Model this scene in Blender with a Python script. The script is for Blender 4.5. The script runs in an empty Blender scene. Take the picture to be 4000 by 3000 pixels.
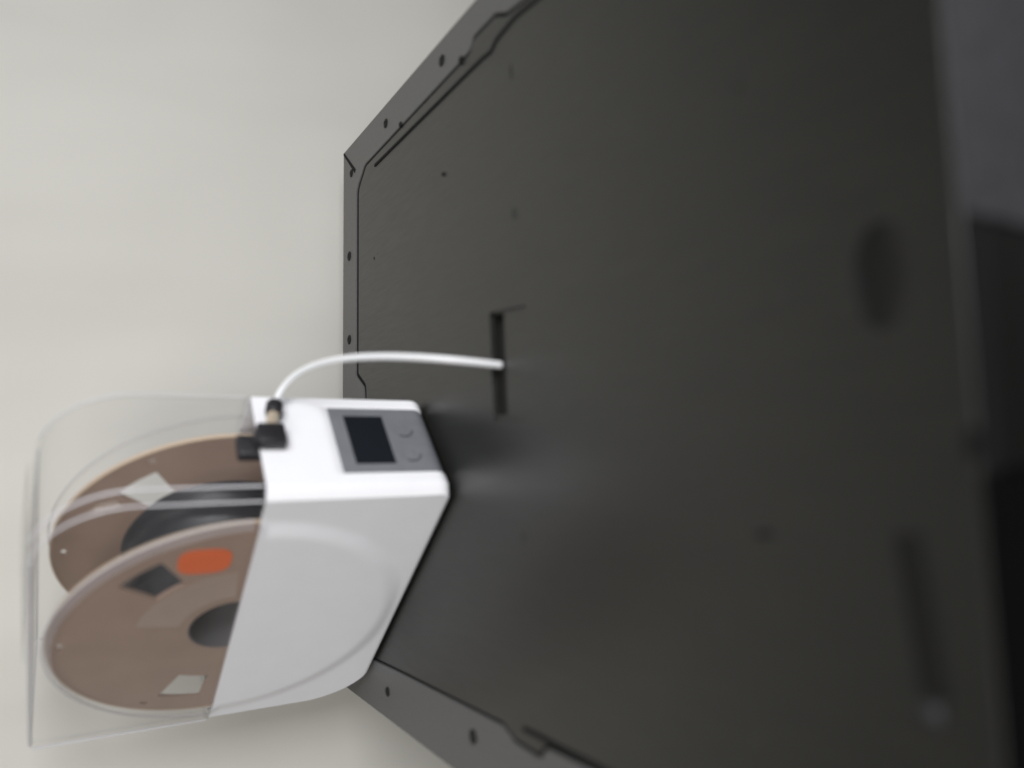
import bpy, bmesh, math, random
from mathutils import Vector, Matrix
random.seed(7)
scene = bpy.context.scene
C = scene.collection
MM = 0.001

# ------------------------------------------------------------------ camera
PITCH, YAW, ROLL = 0.51892, -0.12279, 0.04148
CAM_H = 0.2075
cy, sy = math.cos(YAW), math.sin(YAW)
fw = Vector((-sy*math.cos(PITCH), cy*math.cos(PITCH), -math.sin(PITCH)))
rt = Vector((cy, sy, 0.0)); upv = rt.cross(fw)
rt2 = rt*math.cos(ROLL) + upv*math.sin(ROLL)
up2 = -rt*math.sin(ROLL) + upv*math.cos(ROLL)
cam_d = bpy.data.cameras.new('camera'); cam = bpy.data.objects.new('camera', cam_d); C.objects.link(cam)
# the photograph lies on its side: the picture's left is up
X, Y, Z = -up2, rt2, -fw
M = Matrix(((X.x, Y.x, Z.x, 0), (X.y, Y.y, Z.y, 0), (X.z, Y.z, Z.z, CAM_H), (0, 0, 0, 1)))
cam.matrix_world = M
cam_d.sensor_fit = 'HORIZONTAL'; cam_d.sensor_width = 36.0
cam_d.lens = 36.0*1663.24/2212.0
cam_d.clip_start = 0.01; cam_d.clip_end = 50
cam_d.dof.use_dof = True; cam_d.dof.focus_distance = 0.66; cam_d.dof.aperture_fstop = 2.4
scene.camera = cam

# ------------------------------------------------------------------ light
world = bpy.data.worlds.new('World'); scene.world = world; world.use_nodes = True
bg = world.node_tree.nodes['Background']
bg.inputs['Color'].default_value = (0.97, 0.98, 1.0, 1); bg.inputs['Strength'].default_value = 0.24
def area(name, loc, target, size, energy, col):
    l = bpy.data.lights.new(name, 'AREA'); l.shape = 'RECTANGLE'; l.size, l.size_y = size
    l.energy = energy; l.color = col
    o = bpy.data.objects.new(name, l); C.objects.link(o); o.location = loc
    o.rotation_euler = (Vector(target)-Vector(loc)).to_track_quat('-Z', 'Y').to_euler()
    return o
area('lamp_light', (0.62, -0.50, 0.55), (0.00, 0.56, 0.06), (0.7, 0.7), 6.0, (0.97, 0.98, 1.0)).data.spread = math.radians(108)
area('fill_light', (-0.50, -0.75, 0.75), (-0.22, 0.62, 0.08), (0.6, 0.6), 1.5, (1.0, 0.97, 0.93)).data.spread = math.radians(70)  # added fill from the left front for the dryer's side and the wall

vs = scene.view_settings
vs.view_transform = 'Standard'; vs.look = 'None'; vs.exposure = 0.0; vs.gamma = 1.0; vs.use_curve_mapping = False

# ------------------------------------------------------------------ helpers
def mat(name, col, rough=0.5, spec=0.5, metal=0.0, noise=None, rnoise=None, bump=None, stretch=None):
    """principled material; noise=(scale, amount, detail) varies colour, rnoise=(scale, lo, hi) roughness, bump=(scale, strength, distance)"""
    m = bpy.data.materials.new(name); m.use_nodes = True
    nt = m.node_tree; b = nt.nodes['Principled BSDF']
    b.inputs['Base Color'].default_value = (*col, 1); b.inputs['Roughness'].default_value = rough
    b.inputs['Specular IOR Level'].default_value = spec; b.inputs['Metallic'].default_value = metal
    tc = nt.nodes.new('ShaderNodeTexCoord')
    def tex(scale, detail=4.0):
        n = nt.nodes.new('ShaderNodeTexNoise'); n.inputs['Scale'].default_value = scale; n.inputs['Detail'].default_value = detail
        if stretch:
            mp = nt.nodes.new('ShaderNodeMapping'); mp.inputs['Scale'].default_value = stretch
            nt.links.new(tc.outputs['Object'], mp.inputs['Vector']); nt.links.new(mp.outputs['Vector'], n.inputs['Vector'])
        else: nt.links.new(tc.outputs['Object'], n.inputs['Vector'])
        return n
    if noise:
        n = tex(noise[0], noise[2] if len(noise) > 2 else 4.0)
        r = nt.nodes.new('ShaderNodeMapRange')
        r.inputs['From Min'].default_value = 0.3; r.inputs['From Max'].default_value = 0.7
        r.inputs['To Min'].default_value = 1-noise[1]; r.inputs['To Max'].default_value = 1+noise[1]
        nt.links.new(n.outputs['Fac'], r.inputs['Value'])
        v = nt.nodes.new('ShaderNodeVectorMath'); v.operation = 'SCALE'; v.inputs[0].default_value = col
        nt.links.new(r.outputs['Result'], v.inputs['Scale']); nt.links.new(v.outputs['Vector'], b.inputs['Base Color'])
    if rnoise:
        n = tex(rnoise[0], 6.0); r = nt.nodes.new('ShaderNodeMapRange')
        r.inputs['From Min'].default_value = 0.35; r.inputs['From Max'].default_value = 0.65
        r.inputs['To Min'].default_value = rnoise[1]; r.inputs['To Max'].default_value = rnoise[2]
        nt.links.new(n.outputs['Fac'], r.inputs['Value']); nt.links.new(r.outputs['Result'], b.inputs['Roughness'])
    if bump:
        n = tex(bump[0], 5.0); bp = nt.nodes.new('ShaderNodeBump')
        bp.inputs['Strength'].default_value = bump[1]; bp.inputs['Distance'].default_value = bump[2]
        nt.links.new(n.outputs['Fac'], bp.inputs['Height']); nt.links.new(bp.outputs['Normal'], b.inputs['Normal'])
    return m

def clear_plastic(name, tint, gloss_rough, haze):
    m = bpy.data.materials.new(name); m.use_nodes = True; nt = m.node_tree
    for n in list(nt.nodes): nt.nodes.remove(n)
    out = nt.nodes.new('ShaderNodeOutputMaterial')
    tr = nt.nodes.new('ShaderNodeBsdfTransparent'); tr.inputs['Color'].default_value = (*tint, 1)
    gl = nt.nodes.new('ShaderNodeBsdfGlossy'); gl.inputs['Roughness'].default_value = gloss_rough
    df = nt.nodes.new('ShaderNodeBsdfDiffuse'); df.inputs['Color'].default_value = (0.80, 0.79, 0.82, 1)
    lw = nt.nodes.new('ShaderNodeLayerWeight'); lw.inputs['Blend'].default_value = 0.5
    pw = nt.nodes.new('ShaderNodeMath'); pw.operation = 'POWER'; pw.inputs[1].default_value = 5.0
    ma = nt.nodes.new('ShaderNodeMath'); ma.operation = 'MULTIPLY_ADD'; ma.inputs[1].default_value = 0.9; ma.inputs[2].default_value = 0.011
    nt.links.new(lw.outputs['Facing'], pw.inputs[0]); nt.links.new(pw.outputs[0], ma.inputs[0])
    mx = nt.nodes.new('ShaderNodeMixShader'); mx.inputs['Fac'].default_value = haze
    nt.links.new(tr.outputs[0], mx.inputs[1]); nt.links.new(df.outputs[0], mx.inputs[2])
    m2 = nt.nodes.new('ShaderNodeMixShader')
    nt.links.new(ma.outputs[0], m2.inputs['Fac']); nt.links.new(mx.outputs[0], m2.inputs[1]); nt.links.new(gl.outputs[0], m2.inputs[2])
    nt.links.new(m2.outputs[0], out.inputs['Surface'])
    return m

MT = dict(
    wall=mat('wall_paint', (0.545, 0.532, 0.490), 0.85, 0.3, noise=(1.3, 0.03), bump=(260, 0.12, 0.0006)),
    floor=mat('floor_vinyl', (0.16, 0.15, 0.14), 0.6, noise=(6, 0.15)),
    panel=mat('black_acrylic', (0.0046, 0.0045, 0.0030), 0.38, 0.8, noise=(420, 0.5, 6), rnoise=(700, 0.355, 0.405), stretch=(1, 0.06, 1)),
    frame=mat('black_frame_plastic', (0.085, 0.084, 0.083), 0.42, 0.5, noise=(400, 0.12, 4), bump=(1500, 0.05, 0.0002)),
    shell=mat('charcoal_housing', (0.010, 0.0095, 0.009), 0.6, noise=(40, 0.15)),
    rubber=mat('black_rubber', (0.006, 0.006, 0.006), 0.85, 0.2),
    recess=mat('recess_black', (0.006, 0.006, 0.006), 0.9, 0.15, noise=(200, 0.2)),
    screw=mat('dark_screw', (0.006, 0.006, 0.006), 0.6, 0.25),
    grey_plate=mat('grey_front_plate', (0.030, 0.030, 0.034), 0.7, noise=(420, 0.45)),
    glass_black=mat('black_display_glass', (0.002, 0.002, 0.002), 0.8, 0.05),
    steel=mat('steel_clip', (0.55, 0.55, 0.53), 0.4, 0.5, 1.0),
    white=mat('white_abs', (0.82, 0.82, 0.845), 0.50, 0.4, noise=(50, 0.012), bump=(1800, 0.03, 0.0001)),
    lid=clear_plastic('clear_lid_plastic', (0.999, 0.998, 0.999), 0.05, 0.004),
    lid_edge=clear_plastic('lid_edge_highlight', (0.93, 0.92, 0.93), 0.15, 0.55), lid_band=clear_plastic('clear_lid_band', (0.98, 0.975, 0.98), 0.10, 0.07),  # lid_edge: pale haze stands in for bright edge highlights
    bezel=mat('grey_bezel', (0.17, 0.175, 0.192), 0.34, 0.5, noise=(80, 0.06)),
    screen=mat('dark_display', (0.010, 0.012, 0.016), 0.22, 0.4),
    icon=mat('icon_print', (0.16, 0.165, 0.175), 0.4),
    icon_dark=mat('icon_print_dark', (0.03, 0.031, 0.035), 0.4),
    black=mat('black_nylon', (0.012, 0.011, 0.014), 0.45, noise=(100, 0.2)),
    brass=mat('brass', (0.52, 0.44, 0.34), 0.4, 0.5, 0.3),
    card=mat('brown_cardboard', (0.335, 0.243, 0.192), 0.8, 0.25, noise=(35, 0.06, 8), bump=(700, 0.1, 0.0003)),
    card_edge=mat('cardboard_edge', (0.50, 0.39, 0.29), 0.85, 0.2),
    filament=mat('dark_filament', (0.036, 0.037, 0.041), 0.40, 0.5, noise=(60, 0.15)),
    core=mat('grey_core', (0.14, 0.135, 0.14), 0.6),
    label_beige=mat('label_paper', (0.37, 0.285, 0.235), 0.5, noise=(40, 0.05)),
    label_orange=mat('label_orange', (0.75, 0.15, 0.045), 0.5, noise=(40, 0.04)),
    label_brown=mat('label_brown', (0.30, 0.20, 0.11), 0.5, noise=(40, 0.06)),
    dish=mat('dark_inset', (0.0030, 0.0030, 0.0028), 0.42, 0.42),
    slit=mat('slit_plastic', (0.022, 0.021, 0.020), 0.6, 0.4),
    dust=mat('grey_dust', (0.16, 0.155, 0.15), 0.9, 0.2),
    foot=mat('foot_rubber', (0.015, 0.015, 0.015), 0.8),
)
# broad, shallow relief added to shade the wall in soft bands, under the fine one
nt = MT['wall'].node_tree; b1_ = [n for n in nt.nodes if n.type == 'BUMP'][0]
tc_ = [n for n in nt.nodes if n.type == 'TEX_COORD'][0]
nz = nt.nodes.new('ShaderNodeTexNoise'); nz.inputs['Scale'].default_value = 1.0; nz.inputs['Detail'].default_value = 1.5
mp_ = nt.nodes.new('ShaderNodeMapping'); mp_.inputs['Scale'].default_value = (7.0, 1.0, 3.0); mp_.inputs['Location'].default_value = (0.6, 0.0, 0.2)
bb = nt.nodes.new('ShaderNodeBump'); bb.inputs['Strength'].default_value = 1.0; bb.inputs['Distance'].default_value = 0.028
nt.links.new(tc_.outputs['Object'], mp_.inputs['Vector']); nt.links.new(mp_.outputs['Vector'], nz.inputs['Vector'])
nt.links.new(nz.outputs['Fac'], bb.inputs['Height']); nt.links.new(bb.outputs['Normal'], b1_.inputs['Normal'])
# translucent white tube
tm = mat('ptfe_tube', (0.80, 0.86, 0.88), 0.30, 0.5)
tb = tm.node_tree.nodes['Principled BSDF']
tb.inputs['Subsurface Weight'].default_value = 0.6; tb.inputs['Subsurface Radius'].default_value = (0.004, 0.005, 0.005); tb.inputs['Subsurface Scale'].default_value = 1.0
MT['tube'] = tm

def mesh_obj(name, bm, m, parent=None, smooth=None, loc=None):
    bmesh.ops.recalc_face_normals(bm, faces=bm.faces[:])
    me = bpy.data.meshes.new(name); bm.to_mesh(me); bm.free()
    me.materials.append(MT[m])
    if smooth is not None:
        me.shade_smooth(); me.set_sharp_from_angle(angle=math.radians(smooth))
    o = bpy.data.objects.new(name, me); C.objects.link(o)
    if parent: o.parent = parent
    if loc: o.location = loc
    return o
def empty(name, loc=(0, 0, 0), rz=0.0, label=None, cat=None, group=None):
    o = bpy.data.objects.new(name, None); C.objects.link(o); o.empty_display_size = 0.02
    o.location = loc; o.rotation_euler = (0, 0, rz)
    tag(o, label, cat, group); return o
def tag(o, label=None, cat=None, group=None, kind=None):
    for k, v in (('label', label), ('category', cat), ('group', group), ('kind', kind)):
        if v: o[k] = v
    return o
def box(bm, x0, x1, y0, y1, z0, z1, bev=0.0, seg=2):
    vs_ = [bm.verts.new(p) for p in ((x0,y0,z0),(x1,y0,z0),(x1,y1,z0),(x0,y1,z0),(x0,y0,z1),(x1,y0,z1),(x1,y1,z1),(x0,y1,z1))]
    fs = [bm.faces.new([vs_[i] for i in f]) for f in ((0,3,2,1),(4,5,6,7),(0,1,5,4),(1,2,6,5),(2,3,7,6),(3,0,4,7))]
    if bev:
        es = list({e for f in fs for e in f.edges})
        bmesh.ops.bevel(bm, geom=es, offset=bev, segments=seg, affect='EDGES', profile=0.5)
def tube_mesh(bm, pts, r, n=16, r_in=None):
    """solid or hollow tube along pts"""
    pts = [Vector(p) for p in pts]; rings = []
    def frames():
        t0 = (pts[1]-pts[0]).normalized(); nrm = t0.orthogonal().normalized(); out = []
        for i, p in enumerate(pts):
            t = (pts[min(i+1, len(pts)-1)]-pts[max(i-1, 0)]).normalized()
            nrm = (nrm - t*nrm.dot(t)).normalized(); out.append((p, nrm, t.cross(nrm)))
        return out
    fr = frames()
    def ringset(rad): return [[bm.verts.new(p+(a*math.cos(k*2*math.pi/n)+b*math.sin(k*2*math.pi/n))*(rad[i] if isinstance(rad, list) else rad)) for k in range(n)] for i, (p, a, b) in enumerate(fr)]
    R = ringset(r)
    def bridge(A, B):
        for k in range(n): bm.faces.new((A[k], A[(k+1) % n], B[(k+1) % n], B[k]))
    for i in range(len(R)-1): bridge(R[i], R[i+1])
    if r_in:
        Q = ringset(r_in)
        for i in range(len(Q)-1): bridge(Q[i+1], Q[i])
        bridge(Q[0], R[0]); bridge(R[-1], Q[-1])
    else:
        bm.faces.new(list(reversed(R[0]))); bm.faces.new(R[-1])
def sstep(a, b, x):
    t = min(1.0, max(0.0, (x-a)/(b-a))); return t*t*(3-2*t)
def rounded(pts, radii, seg=6):
    """closed polygon with rounded corners"""
    out = []; n = len(pts)
    for i in range(n):
        p = Vector(pts[i]); a = Vector(pts[i-1]); b = Vector(pts[(i+1) % n]); r = radii[i] if isinstance(radii, (list, tuple)) else radii
        d1 = (a-p); d2 = (b-p)
        if r <= 0: out.append(p); continue
        u1, u2 = d1.normalized(), d2.normalized()
        ang = u1.angle(u2); k = min(r/math.tan(ang/2), d1.length*0.49, d2.length*0.49)
        A, B = p+u1*k, p+u2*k
        for j in range(seg+1):
            t = j/seg; out.append(A*(1-t)**2 + p*2*t*(1-t) + B*t*t)
    return out
def offset_poly(pts, d):
    """offset of a counter-clockwise polygon, d > 0 inward"""
    n = len(pts); out = []
    for i in range(n):
        p, a, b = pts[i], pts[i-1], pts[(i+1) % n]
        e1 = (p-a).normalized(); e2 = (b-p).normalized()
        n1 = Vector((-e1.y, e1.x)); n2 = Vector((-e2.y, e2.x)); m = (n1+n2)
        if m.length < 1e-6: m = n1
        m.normalize(); c = max(0.35, m.dot(n1)); out.append(p+m*(d/c))
    return out
def plate(bm, outer, holes, z0, z1, bev=0.0, sharp=()):
    """flat plate with holes; outer edge chamfered by bev"""
    def loop(pts, z): return [bm.verts.new((p.x, p.y, z)) for p in pts]
    top_o = loop(offset_poly(outer, bev) if bev else outer, z1)
    rings = [(top_o, loop(outer, z1-bev) if bev else top_o)]
    for h in holes:
        hb = 0.0 if any(h is s_ for s_ in sharp) else bev
        t = loop(offset_poly(h, -hb) if hb else h, z1); rings.append((t, loop(h, z1-hb) if hb else t))
    edges = []
    for t, _ in rings:
        for i in range(len(t)): edges.append(bm.edges.new((t[i], t[(i+1) % len(t)])))
    bmesh.ops.triangle_fill(bm, use_beauty=True, use_dissolve=False, edges=edges)
    for (t, m), pts in zip(rings, [outer]+holes):
        lo = loop(pts, z0); n = len(t)
        for i in range(n):
            j = (i+1) % n
            if m is not t: bm.faces.new((t[i], t[j], m[j], m[i]))
            bm.faces.new((m[i], m[j], lo[j], lo[i]))

# ------------------------------------------------------------------ setting
bm = bmesh.new(); box(bm, -3, 3, 0.700, 0.80, -0.45, 2.7)
tag(mesh_obj('wall', bm, 'wall'), kind='structure')
bm = bmesh.new(); box(bm, -3, 3, -3, 0.70, -0.50, -0.45)
tag(mesh_obj('floor', bm, 'floor'), kind='structure')

# ------------------------------------------------------------------ printer enclosure (its top carries everything)
XL, XR, YF, YB = -0.1806, 0.2870, 0.1133, 0.6604
enc = empty('printer_enclosure', (0, 0, -0.45), label='black boxy machine enclosure with glossy dark top and screwed rim against the wall', cat='enclosure')
ZO = 0.45       # parts are given in heights above the enclosure's top and lifted by this
def ep(name, bm, m, smooth=None, parent=None):
    o = mesh_obj(name, bm, m, parent or enc, smooth)
    if parent is None: o.location = (0, 0, ZO)
    return o
# housing: four walls and a base below the top
bm = bmesh.new(); box(bm, XL+0.002, XR-0.002, YF+0.004, YB-0.002, -0.45, -0.0085, 0.004)
ep('housing', bm, 'shell', 40)
# seam outline between frame and panel (counter-clockwise, front open to the front edge)
seam = [(-0.1360, YF), (0.2545, YF), (0.2548, 0.3380), (0.2580, 0.3590), (0.2645, 0.3720), (0.2649, 0.4010), (0.2585, 0.4060), (0.2575, 0.4200), (0.2555, 0.6030), (0.2400, 0.6248),
        (0.0785, 0.6248), (0.0670, 0.6045), (0.0500, 0.6020), (-0.1100, 0.6020), (-0.1220, 0.6190), (-0.1430, 0.6190), (-0.1460, 0.6080), (-0.1432, 0.5300), (-0.1388, 0.3790), (-0.1440, 0.3660), (-0.1444, 0.3400), (-0.1375, 0.3340), (-0.1360, 0.3000)]
rad = [0, 0] + [0.005]*(len(seam)-2); rad[8] = 0.014; rad[9] = 0.014
seamP = rounded([Vector(p) for p in seam], rad, 4)
# frame: U-shaped rim around the panel
outer = rounded([Vector(p) for p in ((XR, YF), (XR, YB), (XL, YB), (XL, YF))], [0, 0.0022, 0.0022, 0], 3)
inner = list(reversed([p for p in seamP]))          # clockwise from the left front round to the right front
i0 = min(range(len(inner)), key=lambda i: (inner[i]-Vector((-0.1360, YF))).length)
inner = inner[i0:]+inner[:i0]
# walk: right front outer -> back -> left front outer -> left front seam -> ... -> right front seam
start = [p for p in outer]
s0 = min(range(len(start)), key=lambda i: (start[i]-Vector((XR, YF))).length); start = start[s0:]+start[:s0]
# inner now begins at the left front seam and must run back and round to the right front seam
if (inner[1]-Vector((0.2545, YF))).length < 1e-4: inner = [inner[0]]+list(reversed(inner[1:]))
frame_poly = start + inner
bm = bmesh.new(); plate(bm, frame_poly, [], -0.008, 0.0, 0.0006)
ep('top_frame', bm, 'frame', 30)
# mitre cut at the right back corner of the rim
bm = bmesh.new()
a, b = Vector((XR-0.0015, YB-0.0015)), Vector((0.2585, 0.6270)); d = (b-a).normalized(); n = Vector((-d.y, d.x))*0.0010
vv = [bm.verts.new((p.x, p.y, 0.0004)) for p in (a-n, b-n*1.6, b+n*1.6, a+n)]; f = bm.faces.new(vv)
r_ = bmesh.ops.extrude_face_region(bm, geom=[f]); bmesh.ops.translate(bm, verts=[v for v in r_['geom'] if isinstance(v, bmesh.types.BMVert)], vec=(0, 0, -0.0010))
ep('corner_joint', bm, 'rubber')
# panel with pull recess and finger dish
GAP = 0.0021
pan = offset_poly(seamP, GAP)
pan = [Vector((p.x, max(p.y, YF+0.0002)-0.0040*sstep(0.585, 0.612, p.y))) for p in pan]
slot = rounded([Vector(p) for p in ((0.0235, 0.3430), (0.0850, 0.3450), (0.0885, 0.3860), (0.0265, 0.3830))], 0.0025, 4)
dish = [Vector((0.0545+0.0165*math.cos(a*2*math.pi/40), 0.1395+0.0098*math.sin(a*2*math.pi/40))) for a in range(40)]
bm = bmesh.new(); plate(bm, pan, [slot, dish], -0.0075, -0.0004, 0.0003, [dish])
panel = ep('top_panel', bm, 'panel', 25)
# black strip added in the gap between frame and panel for its shade
bm = bmesh.new(); plate(bm, offset_poly(seamP, 0.0003), [offset_poly(seamP, 0.0072)], -0.0070, -0.0011)
ep('gap_shade', bm, 'rubber')
# recess: shallow floor with a dark slit along the far side
bm = bmesh.new()
A_ = offset_poly(slot, -0.0004); slit = rounded([Vector(p) for p in ((0.0285, 0.3695), (0.0862, 0.3720), (0.0872, 0.3845), (0.0290, 0.3818))], 0.0015, 3)
plate(bm, A_, [slit], -0.0074, -0.0022)
ep('pull_recess', bm, 'panel', 35)
bm = bmesh.new(); plate(bm, offset_poly(slit, -0.001), [], -0.0082, -0.0072)
ep('recess_slit', bm, 'slit')
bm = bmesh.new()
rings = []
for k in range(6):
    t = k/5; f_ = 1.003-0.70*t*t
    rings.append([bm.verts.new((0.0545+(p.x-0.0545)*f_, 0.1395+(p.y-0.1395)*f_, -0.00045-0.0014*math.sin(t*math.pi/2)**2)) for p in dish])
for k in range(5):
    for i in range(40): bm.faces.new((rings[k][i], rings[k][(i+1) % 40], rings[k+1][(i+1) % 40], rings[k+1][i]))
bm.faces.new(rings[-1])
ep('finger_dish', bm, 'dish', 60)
# second dark line beside the seam on the right and on the left
def strip(name, pts, w, m, h=0.0004):
    bm = bmesh.new(); P_ = [Vector(p) for p in pts]; L_, R_ = [], []
    for i, p in enumerate(P_):
        d = (P_[min(i+1, len(P_)-1)]-P_[max(i-1, 0)]).normalized(); n = Vector((-d.y, d.x))*w/2
        L_.append(p+n); R_.append(p-n)
    plate(bm, (R_+list(reversed(L_))), [], -0.0012, h-0.0004)
    return ep(name, bm, m)
strip('dark_strip', [(0.2458, 0.5780), (0.2454, 0.4850), (0.2450, 0.3900), (0.2440, 0.3780), (0.2478, 0.3720), (0.2500, 0.3500), (0.2470, 0.3200)], 0.0022, 'rubber', 0.0007)
strip('dark_strip', [(-0.1340, 0.3560), (-0.1330, 0.3000), (-0.1325, 0.2300)], 0.0020, 'rubber', 0.0007)
# screws in the rim, smaller doubles on the seam and a dot on the panel
def screw(x, y, r):
    bm = bmesh.new(); n = 14
    def ring(rr, z): return [bm.verts.new((rr*math.cos(k*2*math.pi/n), rr*math.sin(k*2*math.pi/n), z)) for k in range(n)]
    R = [ring(r, -0.001), ring(r, 0.0005), ring(r*0.82, 0.0009), ring(r*0.45, 0.0009), ring(r*0.40, -0.0004)]
    for a_, b_ in zip(R, R[1:]):
        for k in range(n): bm.faces.new((a_[k], a_[(k+1) % n], b_[(k+1) % n], b_[k]))
    bm.faces.new(R[-1]); bm.faces.new(list(reversed(R[0])))
    o = mesh_obj('screw', bm, 'screw', enc, 40); o.location = (x, y, ZO); return o
for x, y, r in ((0.2709, 0.5519, .0032), (0.2714, 0.4461, .0034), (0.1864, 0.6424, .0036), (0.1120, 0.6417, .0036), (0.2600, 0.6370, .0030),
                (-0.1612, 0.5506, .0030), (-0.1541, 0.4133, .0036), (0.2571, 0.5207, .0020), (0.2574, 0.4173, .0026), (0.1925, 0.4460, .0012), (-0.0700, 0.6420, .0036)):
    screw(x, y, r*1.15)
def PXY(x, y):      # inside the recess or the dryer's footprint
    if 0.018 < x < 0.095 and 0.335 < y < 0.392: return True
    c_, s_ = math.cos(2.30274), math.sin(2.30274); dx, dy = x+0.01178, y-0.43495
    return -0.01 < dx*c_+dy*s_ < 0.26 and -0.01 < dx*s_-dy*c_ < 0.085
# small nicks and scuffs on the panel; the grey dash is a painted glint
def nick(x, y, l, w, m, rz):
    bm = bmesh.new(); p = [Vector((l*math.cos(t), w*math.sin(t))) for t in [k*2*math.pi/10 for k in range(10)]]
    p = [Vector((q.x*math.cos(rz)-q.y*math.sin(rz), q.x*math.sin(rz)+q.y*math.cos(rz))) for q in p]
    plate(bm, p, [], -0.0003, 0.00018)
    o = mesh_obj('scuff_glint_mark', bm, m, enc); o.location = (x, y, ZO-0.0004)
for x, y, l, w, m, rz in ((0.2205, 0.3553, .0042, .0006, 'rubber', 0.05), (0.1373, 0.3523, .0030, .0006, 'grey_plate', 0.0), (0.1385, 0.3558, .0034, .0005, 'rubber', 0.0),
                       (0.1359, 0.1904, .0022, .0006, 'rubber', 0.9), (-0.0368, 0.3521, .0030, .0003, 'rubber', 0.0), (-0.0249, 0.1897, .0012, .0045, 'rubber', 0.1),
                       (0.1690, 0.5800, .0014, .0010, 'rubber', 0.4), (0.0034, 0.1169, .0052, .0022, 'rubber', 0.0)):
    nick(x, y, l, w, m, rz)
# specks of dust and lint lying on the panel
bm = bmesh.new()
for k in range(46):
    x, y = random.uniform(-0.12, 0.24), random.uniform(0.16, 0.58); l, w, a = random.uniform(.0003, .0012), random.uniform(.00012, .0003), random.uniform(0, 3.14)
    if PXY(x, y): continue
    c_, s_ = math.cos(a), math.sin(a); lo = []; hi = []
    for dx, dy in ((-l, 0), (0, -w), (l, 0), (0, w)):
        px_, py_ = x+dx*c_-dy*s_, y+dx*s_+dy*c_
        lo.append(bm.verts.new((px_, py_, -0.0006))); hi.append(bm.verts.new((px_, py_, -0.00018)))
    bm.faces.new(hi); bm.faces.new(list(reversed(lo)))
    for i in range(4): bm.faces.new((lo[i], lo[(i+1) % 4], hi[(i+1) % 4], hi[i]))
tag(ep('dust_specks', bm, 'dust'), kind='stuff')
# dark plate near the front edge with a bright clip at its end
bm = bmesh.new(); plate(bm, rounded([Vector(p) for p in ((-0.0650, 0.1275), (-0.0210, 0.1325), (-0.0212, 0.1415), (-0.0650, 0.1365))], 0.001, 3), [], -0.0006, 0.0004, 0.0002)
ep('front_badge', bm, 'dish')
bm = bmesh.new(); box(bm, -0.0715, -0.0668, 0.1306, 0.1356, -0.0006, 0.0012, 0.0009, 3)
ep('metal_clip', bm, 'grey_plate', 40)
# front face below the near edge: grey plate on the right, dark display on the left
bm = bmesh.new(); box(bm, 0.0660, 0.2840, YF-0.0005, YF+0.0036, -0.16, -0.0005, 0.0004)
ep('front_plate', bm, 'grey_plate', 40)
bm = bmesh.new(); box(bm, -0.1760, -0.0040, YF-0.0005, YF+0.0036, -0.16, -0.0005, 0.0004)
ep('front_display', bm, 'glass_black', 40)
bm = bmesh.new(); box(bm, -0.0030, 0.0650, YF+0.0002, YF+0.0036, -0.16, -0.0090, 0.0008)
ep('front_divider', bm, 'dish', 40)

# ------------------------------------------------------------------ filament dryer
PX, PY, TH = -0.00944, 0.43235, 2.30274
DL, DW, H1, HT = 0.2500, 0.0795, 0.1128, 0.2245
BASE = 0.0012
TS = 0.0040      # the near side stands this far outside t = 0
# local frame: +x runs back along the long side, +y runs towards the far side, z up.
# u = (cos, sin), w = (sin, -cos): left-handed, so local y is mirrored: y_local = -t
dry = empty('filament_dryer', (PX, PY, 0), TH, label='white filament dryer box with clear lid and small grey control panel on its end', cat='dryer')
def dp(name, bm, m, smooth=None, parent=None):
    return mesh_obj(name, bm, m, parent or dry, smooth)
BC, BR0, BR1, BH = (0.1295, 0.1095), 0.0920, 0.1075, 0.0023
LR0, LR1 = 0.1030, 0.1080          # the boss is steeper on the clear lid
def boss(s, z):
    k = sstep(H1-0.004, H1+0.0005, z)
    r = math.hypot(s-BC[0], z-BC[1]); return BH*(1-sstep(BR0+(LR0-BR0)*k, BR1+(LR1-BR1)*k, r))
def section():
    """dense rounded rectangle: list of (s, t, side) going round once"""
    rc = 0.0062; out = []
    ts = []
    t = rc
    while t < DW-rc-1e-6:
        ts.append(t); t += 0.0008
    ts.append(DW-rc)
    ss = [rc+(DL-2*rc)*i/118 for i in range(119)]
    def arc(cx, cy_, a0):      # softened chamfer
        p0, p1 = (cx+rc*math.cos(a0), cy_+rc*math.sin(a0)), (cx+rc*math.cos(a0+math.pi/2), cy_+rc*math.sin(a0+math.pi/2)); o_ = []
        for k in range(1, 8):
            f = k/8; bl = 0.16; a_ = a0+math.pi/2*f
            o_.append(((p0[0]*(1-f)+p1[0]*f)*(1-bl)+(cx+rc*math.cos(a_))*bl, (p0[1]*(1-f)+p1[1]*f)*(1-bl)+(cy_+rc*math.sin(a_))*bl, 'c'))
        return o_
    out += [(s, 0.0, 'n') for s in ss]
    out += arc(DL-rc, rc, -math.pi/2)
    out += [(DL, rc+(DW-2*rc)*i/10, 'b') for i in range(11)]
    out += arc(DL-rc, DW-rc, 0)
    out += [(s, DW, 'f') for s in reversed(ss)]
    out += arc(rc, DW-rc, math.pi/2)
    out += [(0.0, t_, 'e') for t_ in reversed(ts)]
    out += arc(rc, rc, math.pi)
    return out
SEC = section()
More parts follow.
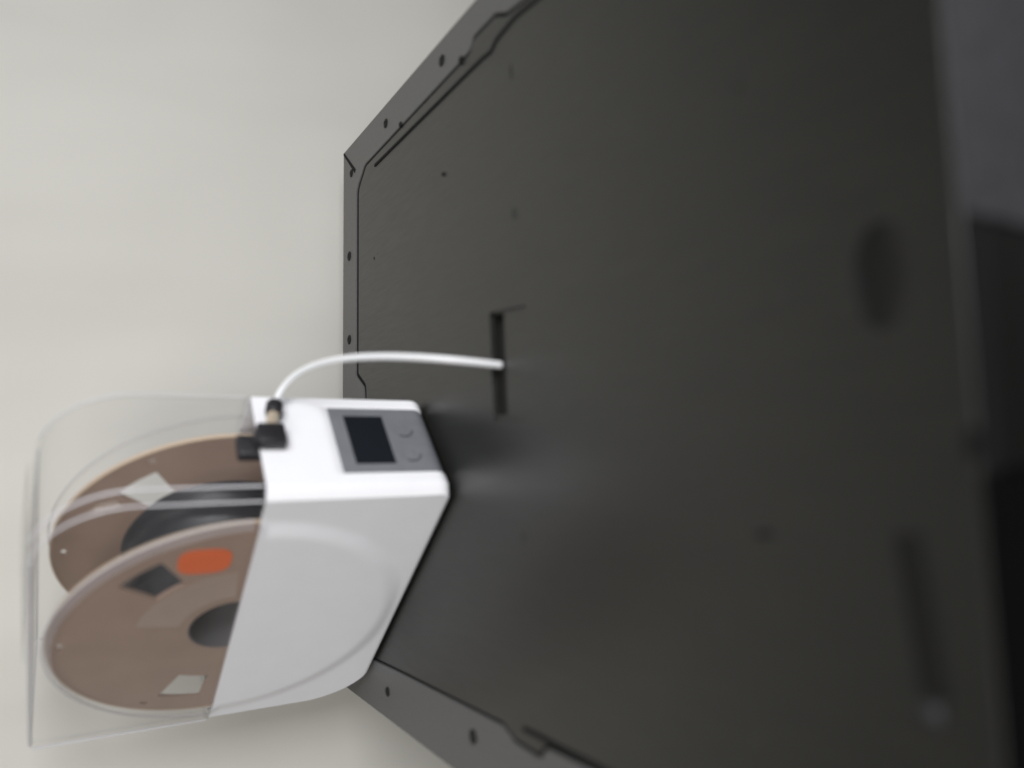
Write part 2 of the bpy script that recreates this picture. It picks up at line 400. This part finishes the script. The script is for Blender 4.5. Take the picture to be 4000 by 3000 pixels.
def ring(z, fi, bi, si, th, notch=True, bz=None):
    """one cross-section at height z, inset at front/back/sides, wall offset th"""
    pts = []
    a0, a1 = fi+th, DL-bi-th; b0, b1 = -TS+si+th, DW-si-th
    for s, t, side in SEC:
        s2 = a0+s*(a1-a0)/DL; t2 = b0+t*(b1-b0)/DW
        if side in 'nf':
            e = sstep(0.0, 0.012, s)*sstep(0.0, 0.012, DL-s)
            h = boss(s2, z)*e*(1.0 if bz is None else bz)
            t2 += -h if side == 'n' else h
        if side == 'e' and notch:
            k = sstep(0.0098, 0.0112, t2)*(1-sstep(0.0655, 0.0670, t2))*(1-sstep(0.0675, 0.0715, z))
            s2 += 0.0016*k
        pts.append((s2, -t2, z))
    return pts
def loft(bm, rings):
    V = [[bm.verts.new(p) for p in r] for r in rings]; n = len(V[0])
    for A, B in zip(V, V[1:]):
        for i in range(n): bm.faces.new((A[i], A[(i+1) % n], B[(i+1) % n], B[i]))
    bm.faces.new(V[0]); bm.faces.new(V[-1])
def q(r, z): return r-math.sqrt(max(0.0, r*r-(r-min(z, r))**2))
def back_in(z):
    k = min(1.0, z/0.046); return 0.040*(1-math.sqrt(max(0.0, 1-(1-k)**2)))
zs = [0, .0002, .0006, .0012, .002, .003, .0042, .0056, .0072, .009, .011]
z = .0132
while z < H1-0.0021: zs.append(z); z += .0023
zs.append(H1-0.0008)
outer_r = [ring(z+BASE, q(0.0090, z), back_in(z), q(0.0032, z), 0.0, True, sstep(0, .012, z)) for z in zs]
outer_r.append(ring(H1, 0.0005, 0.0005, 0.0005, 0.0))
WT = 0.0022
inner_z = [z for z in zs if z > 0.012]
inner_r = [ring(H1, 0, 0, 0, WT-0.0004, False)]+[ring(z+BASE, q(0.0090, z-0.006), back_in(z-0.004) if z > 0.004 else 0.04, 0, WT, False) for z in reversed(inner_z)]
bm = bmesh.new(); loft(bm, outer_r+inner_r)
dp('body', bm, 'white', 32)
# feet
for s, t in ((0.016, 0.010), (0.016, DW-0.010), (0.195, 0.010), (0.195, DW-0.010)):
    bm = bmesh.new(); tube_mesh(bm, [(s, -t, 0), (s, -t, 0.0016)], 0.0045, 14); dp('foot', bm, 'foot', 40)
# clear lid: front edge rounded over, walls with thickness
RF = 0.050
def lid_front(z):
    k = max(0.0, z-(HT-RF)); return RF-math.sqrt(max(0.0, RF*RF-k*k))
def lid_rings(th, top):
    lv = [H1+0.0006]
    z = H1+0.003
    while z < HT-RF: lv.append(z); z += 0.0027
    n = 26
    for k in range(1, n): lv.append(HT-RF+RF*math.sin(k/n*math.pi/2))
    out = []
    for z in lv:
        zz = min(z, HT); k = max(0.0, zz-(HT-0.004)); si = 0.004-math.sqrt(max(0.0, 0.004**2-k*k))
        out.append(ring(zz-(th if z > HT-RF else 0)*sstep(HT-RF, HT, z), lid_front(zz), si, si, th, False))
    k = 0.004
    out.append(ring(HT-th*1.0, RF*0.985, 0.0036, 0.0036, th, False))
    return out
LT = 0.0014
inn = lid_rings(LT, HT-LT); outr = lid_rings(0.0, HT)
bm = bmesh.new(); loft(bm, list(reversed(inn))+outr)
lid = dp('clear_lid', bm, 'lid', 40)
# raised rib along the top of the lid
bm = bmesh.new(); box(bm, 0.045, 0.165, -0.0640, -0.0100, HT-0.0006, HT+0.0030, 0.0014, 3)
dp('lid_grip', bm, 'lid', 40, lid)
# lower lip of the lid
bm = bmesh.new()
lip_a = ring(H1+0.0030, -0.0006, -0.0006, -0.0006, 0.0, False); lip_b = ring(H1+0.0008, -0.0006, -0.0006, -0.0006, 0.0, False)
lip_c = ring(H1+0.0008, 0.0002, 0.0002, 0.0002, 0.0, False); lip_d = ring(H1+0.0030, 0.0002, 0.0002, 0.0002, 0.0, False)
Vs = [[bm.verts.new(p) for p in r] for r in (lip_a, lip_b, lip_c, lip_d)]
for A, B in zip(Vs, Vs[1:]+Vs[:1]):
    for i in range(len(A)): bm.faces.new((A[i], A[(i+1) % len(A)], B[(i+1) % len(A)], B[i]))
dp('lid_lip', bm, 'lid', 40, lid)
# hazy pale ridges added on the lid as its edge highlights: corner edges, back edges and the rims of the round bosses
def ridge(pts, r):
    bm = bmesh.new(); tube_mesh(bm, pts, r, 8); dp('highlight_ridge', bm, 'lid_edge', 60, lid)
RC = 0.0062
def front_path(ds, t, z_end=HT-0.0016):
    out = []
    for k in range(41):
        z = H1+0.002+(z_end-H1-0.002)*(math.sin(k/40*math.pi/2) if False else k/40)
        out.append((lid_front(z)+ds, -t, z))
    return out
ridge(front_path(0.0002, RC-TS), 0.00075); ridge(front_path(RC, 0.0003-TS), 0.00065)
ridge(front_path(0.0002, DW-RC), 0.00035); ridge(front_path(RC, DW-0.0003), 0.00035)
ridge([(DL-0.0012, TS-0.0012, H1+0.002), (DL-0.0012, TS-0.0012, HT-0.003)], 0.0009)
ridge([(DL-0.0012, -(DW-0.0012), H1+0.002), (DL-0.0012, -(DW-0.0012), HT-0.003)], 0.0006)
ridge([(RF, TS-0.0022, HT-0.0016), (DL-0.003, TS-0.0022, HT-0.0016)], 0.0011)
ridge([(RF, -(DW-0.0022), HT-0.0016), (DL-0.003, -(DW-0.0022), HT-0.0016)], 0.0006)
ridge([(DL-0.0022, -0.003, HT-0.0016), (DL-0.0022, -(DW-0.003), HT-0.0016)], 0.0007)
for side, rr, th in ((-TS, LR1-0.0003, 0.0005), (DW, LR1-0.0003, 0.0004)):
    arc_ = []
    for k in range(97):
        a = math.radians(2+176*k/96); s_, z_ = BC[0]+rr*math.cos(a), BC[1]+rr*math.sin(a)
        if z_ < H1+0.002: continue
        e = boss(s_, z_); arc_.append((s_, -(side-e) if side < 0.0 else -(side+e), z_))
    ridge(arc_, th)
# thick sloping rim of the round boss on the near side
bm = bmesh.new(); Vb = []
for k in range(97):
    a = math.radians(4+172*k/96); c_, s_ = math.cos(a), math.sin(a); col_ = []
    for rr, tt in ((0.1035, -0.0036), (0.1078, -0.0010), (0.1075, -0.0003), (0.1030, -0.0029)):
        col_.append(bm.verts.new((BC[0]+rr*c_, TS-tt, max(H1+0.002, BC[1]+rr*s_))))
    Vb.append(col_)
for A, B in zip(Vb, Vb[1:]):
    for i in range(4): bm.faces.new((A[i], A[(i+1) % 4], B[(i+1) % 4], B[i]))
bm.faces.new(Vb[0]); bm.faces.new(list(reversed(Vb[-1])))
dp('boss_rim', bm, 'lid_band', 50, lid)
# control panel: plate that follows the rounded lower front
def front_profile(z0, z1, off, steps):
    out = []
    for k in range(steps+1):
        z = z0+(z1-z0)*k/steps
        out.append((q(0.0090, max(0, z-BASE))+0.0016-off, z))
    return out
def front_plate(name, t0, t1, z0, z1, off, m, parent=None, steps=12, r=0.0):
    prof = front_profile(z0, z1, off, steps); bm = bmesh.new(); cols = []
    ts = [t0, t1]
    back = front_profile(z0, z1, -0.0004, steps)
    F = [[bm.verts.new((s, -t, z)) for s, z in prof] for t in ts]; Bk = [[bm.verts.new((s, -t, z)) for s, z in back] for t in ts]
    n = steps
    for k in range(n):
        bm.faces.new((F[0][k], F[1][k], F[1][k+1], F[0][k+1])); bm.faces.new((Bk[0][k], Bk[0][k+1], Bk[1][k+1], Bk[1][k]))
        bm.faces.new((F[0][k], F[0][k+1], Bk[0][k+1], Bk[0][k])); bm.faces.new((F[1][k], Bk[1][k], Bk[1][k+1], F[1][k+1]))
    bm.faces.new((F[0][0], Bk[0][0], Bk[1][0], F[1][0])); bm.faces.new((F[0][n], F[1][n], Bk[1][n], Bk[0][n]))
    return dp(name, bm, m, 30, parent)
cp = front_plate('control_panel', 0.0112, 0.0656, 0.0026, 0.0680, 0.0006, 'bezel', None, 22)
front_plate('display', 0.0180, 0.0583, 0.0338, 0.0590, 0.0010, 'screen', cp, 2)
# button marks: small arcs and dashes
def arc_mark(t, z, r, a0, a1, w, m):
    bm = bmesh.new(); n = 8; A, B, s = [], [], 0.0016-0.0010
    for k in range(n+1):
        a = a0+(a1-a0)*k/n
        A.append(bm.verts.new((s, -(t+(r+w)*math.cos(a)), z+(r+w)*math.sin(a)))); B.append(bm.verts.new((s, -(t+(r-w)*math.cos(a)), z+(r-w)*math.sin(a))))
    fs = [bm.faces.new((A[k], A[k+1], B[k+1], B[k])) for k in range(n)]
    r_ = bmesh.ops.extrude_face_region(bm, geom=fs); bmesh.ops.translate(bm, verts=[v for v in r_['geom'] if isinstance(v, bmesh.types.BMVert)], vec=(0.0003, 0, 0))
    dp('button_mark', bm, m, None, cp)
for t, z in ((0.0470, 0.0220), (0.0260, 0.0220)):
    arc_mark(t, z, 0.0062, math.radians(150), math.radians(265), 0.00035, 'icon_dark')
    arc_mark(t, z, 0.0062, math.radians(60), math.radians(150), 0.00030, 'icon')
    arc_mark(t, z, 0.0026, math.radians(200), math.radians(340), 0.0003, 'icon')
arc_mark(0.0430, 0.0140, 0.0040, math.radians(220), math.radians(300), 0.0003, 'icon')
# outlet: black bracket over the lip, brass connector and collar
bm = bmesh.new(); box(bm, -0.0085, -0.0008, -0.0435, -0.0280, 0.0990, 0.1150, 0.0018, 3)
br = dp('outlet_bracket', bm, 'black', 40)
bm = bmesh.new(); box(bm, 0.0030, 0.0105, -0.0450, -0.0290, 0.1040, 0.1245, 0.0018, 3)
dp('inner_guide', bm, 'black', 40, br)
bm = bmesh.new(); box(bm, -0.0062, 0.0062, -0.0400, -0.0310, 0.1132, 0.1160, 0.0008, 2)
dp('bracket_bridge', bm, 'black', 40, br)
ax0, ax1 = Vector((-0.0050, -0.0425, 0.1062)), Vector((-0.0060, -0.0670, 0.1003)); axd = (ax1-ax0)
bm = bmesh.new(); tube_mesh(bm, [ax0, ax0+axd*0.42], 0.0036, 6); dp('brass_connector', bm, 'brass', 25)
bm = bmesh.new(); tube_mesh(bm, [ax0+axd*0.40, ax0+axd*0.46, ax0+axd*0.74, ax0+axd*0.80], [0.0036, 0.0050, 0.0050, 0.0040], 18)
dp('tube_collar', bm, 'black', 30)
# rollers under the spool
for s in (0.0845, 0.1745):
    zc = 0.1135-math.sqrt(0.1090**2-0.045**2)
    bm = bmesh.new(); tube_mesh(bm, [(s, -0.0030, zc), (s, -DW+0.0030, zc)], 0.0058, 18); dp('roller', bm, 'black', 40)

# ------------------------------------------------------------------ spool (stands inside the dryer, a thing of its own)
u_ = Vector((math.cos(TH), math.sin(TH), 0)); w_ = Vector((math.sin(TH), -math.cos(TH), 0))
SC = Vector((PX, PY, 0))+u_*0.1295
sp = empty('filament_spool', (SC.x, SC.y, 0.0135), TH, label='brown cardboard spool of dark filament inside the clear lid', cat='spool')
SZ = 0.100     # axis height above the spool's base
def spp(name, bm, m, smooth=None, parent=None): return mesh_obj(name, bm, m, parent or sp, smooth)
SR = 0.1015
WINS = [16, 137, 258]
def polar_plate(bm, t0, t1, r0, r1, a0, a1, holes=(), full=False, na=2.0):
    """plate in the spool's plane; holes are (r0, r1, a0, a1) cells; angles in degrees"""
    rs = sorted({r0, r1} | {v for h in holes for v in h[:2]})
    an = set(); k = a0
    while k < a1-1e-6: an.add(round(k, 4)); k += na
    an.add(round(a1, 4))
    for h in holes: an |= {round(h[2], 4), round(h[3], 4)}
    an = sorted(a for a in an if a0-1e-6 <= a <= a1+1e-6)
    na_ = len(an)-1
    def pt(r, a, t): return (r*math.cos(math.radians(a)), -t, SZ+r*math.sin(math.radians(a)))
    cells = {}
    for i in range(len(rs)-1):
        for j in range(na_):
            rm, am = (rs[i]+rs[i+1])/2, (an[j]+an[j+1])/2
            if not any(h[0] < rm < h[1] and h[2] < am < h[3] for h in holes): cells[(i, j)] = 1
    vc = {}
    def V(i, j, t):
        jj = j % na_ if full else j
        key = (i, jj, t)
        if key not in vc: vc[key] = bm.verts.new(pt(rs[i], an[jj], t))
        return vc[key]
    for (i, j) in cells:
        bm.faces.new((V(i, j, t0), V(i+1, j, t0), V(i+1, j+1, t0), V(i, j+1, t0)))
        bm.faces.new((V(i, j, t1), V(i, j+1, t1), V(i+1, j+1, t1), V(i+1, j, t1)))
        nb = lambda a, b: ((a, b % na_) if full else (a, b)) in cells
        if not nb(i-1, j): bm.faces.new((V(i, j, t0), V(i, j+1, t0), V(i, j+1, t1), V(i, j, t1)))
        if not nb(i+1, j): bm.faces.new((V(i+1, j+1, t0), V(i+1, j, t0), V(i+1, j, t1), V(i+1, j+1, t1)))
        if not nb(i, j-1): bm.faces.new((V(i+1, j, t0), V(i, j, t0), V(i, j, t1), V(i+1, j, t1)))
        if not nb(i, j+1): bm.faces.new((V(i, j+1, t0), V(i+1, j+1, t0), V(i+1, j+1, t1), V(i, j+1, t1)))
HUB = 0.0260
holes = [(0.0590, 0.0855, c-9.5, c+9.5) for c in WINS]+[(0.0935, 0.0962, a-1.6, a+1.6) for a in (28, 88, 148, 208, 268, 328)]
T0, T1 = -0.0016, 0.0660
for t in (T0, T1):
    bm = bmesh.new(); polar_plate(bm, t, t+0.0022, HUB, SR, 0, 360, holes, True)
    fl = spp('flange', bm, 'card', 40)
    bm = bmesh.new(); polar_plate(bm, t-0.0002, t+0.0024, SR+0.0001, SR+0.0012, 0, 360, (), True)
    spp('rim_edge', bm, 'card_edge', 40, fl)
# core tube
bm = bmesh.new()
tube_mesh(bm, [(0, -T0-0.0005, SZ), (0, -T1-0.0018, SZ)], HUB+0.0022, 48, HUB-0.0008)
spp('core', bm, 'core', 40)
# wound filament: ridged drum, slightly uneven
bm = bmesh.new(); prof = []
t = T0+0.0024; k = 0
RFIL = 0.0620
while t < T1-0.0004:
    base = RFIL-0.0010+0.0016*math.sin(t*95)+0.0006*math.sin(t*410)
    prof.append((t, base)); prof.append((t+0.00045, base+0.00055)); prof.append((t+0.00125, base+0.00055)); prof.append((t+0.0017, base)); t += 0.00175
nseg = 96; V = []
for t, r in [(prof[0][0], HUB+0.0024)]+prof+[(prof[-1][0], HUB+0.0024)]:
    V.append([bm.verts.new(((r+0.0004*math.sin(5*a*2*math.pi/nseg+t*300))*math.cos(a*2*math.pi/nseg), -t, SZ+(r+0.0004*math.sin(5*a*2*math.pi/nseg+t*300))*math.sin(a*2*math.pi/nseg))) for a in range(nseg)])
for A, B in zip(V, V[1:]+V[:1]):
    for i in range(nseg): bm.faces.new((A[i], A[(i+1) % nseg], B[(i+1) % nseg], B[i]))
spp('wound_filament', bm, 'filament', 50)
# paper label round the hub and up to the rim
bm = bmesh.new(); polar_plate(bm, T0-0.0004, T0-0.0001, 0.0320, 0.0570, 100, 176)
lb = spp('label', bm, 'label_beige')
bm = bmesh.new(); lo_, hi_ = [], []
for k in range(36):
    a = k*2*math.pi/36; cx_, cz_ = math.cos(a), math.sin(a)
    x_ = -0.0700+0.0112*math.copysign(abs(cx_)**0.65, cx_); z_ = SZ+0.0245+0.0145*math.copysign(abs(cz_)**0.65, cz_)
    hi_.append(bm.verts.new((x_, -(T0-0.0004), z_))); lo_.append(bm.verts.new((x_, -(T0-0.0001), z_)))
bm.faces.new(hi_); bm.faces.new(list(reversed(lo_)))
for k in range(36): bm.faces.new((lo_[k], lo_[(k+1) % 36], hi_[(k+1) % 36], hi_[k]))
tag(spp('label_block', bm, 'label_orange', None, lb), 'rounded orange sticker patch')

# ------------------------------------------------------------------ white tube from the outlet down to the recess
b0 = Vector((PX, PY, 0))+w_*0.0600-u_*0.0057+Vector((0, 0, 0.1020))
b1, b2, b3 = Vector((0.0777, 0.4856, 0.0867)), Vector((0.0601, 0.3726, 0.0681)), Vector((0.0570, 0.3768, -0.0022))
pts = []
for k in range(49):
    t = k/48; pts.append(b0*(1-t)**3+b1*3*t*(1-t)**2+b2*3*t*t*(1-t)+b3*t**3)
bm = bmesh.new(); tube_mesh(bm, pts, 0.0021, 18, 0.0011)
tb_o = mesh_obj('filament_tube', bm, 'tube', None, 50)
tag(tb_o, 'curved translucent white plastic tube running from the dryer to the recess', 'tube')
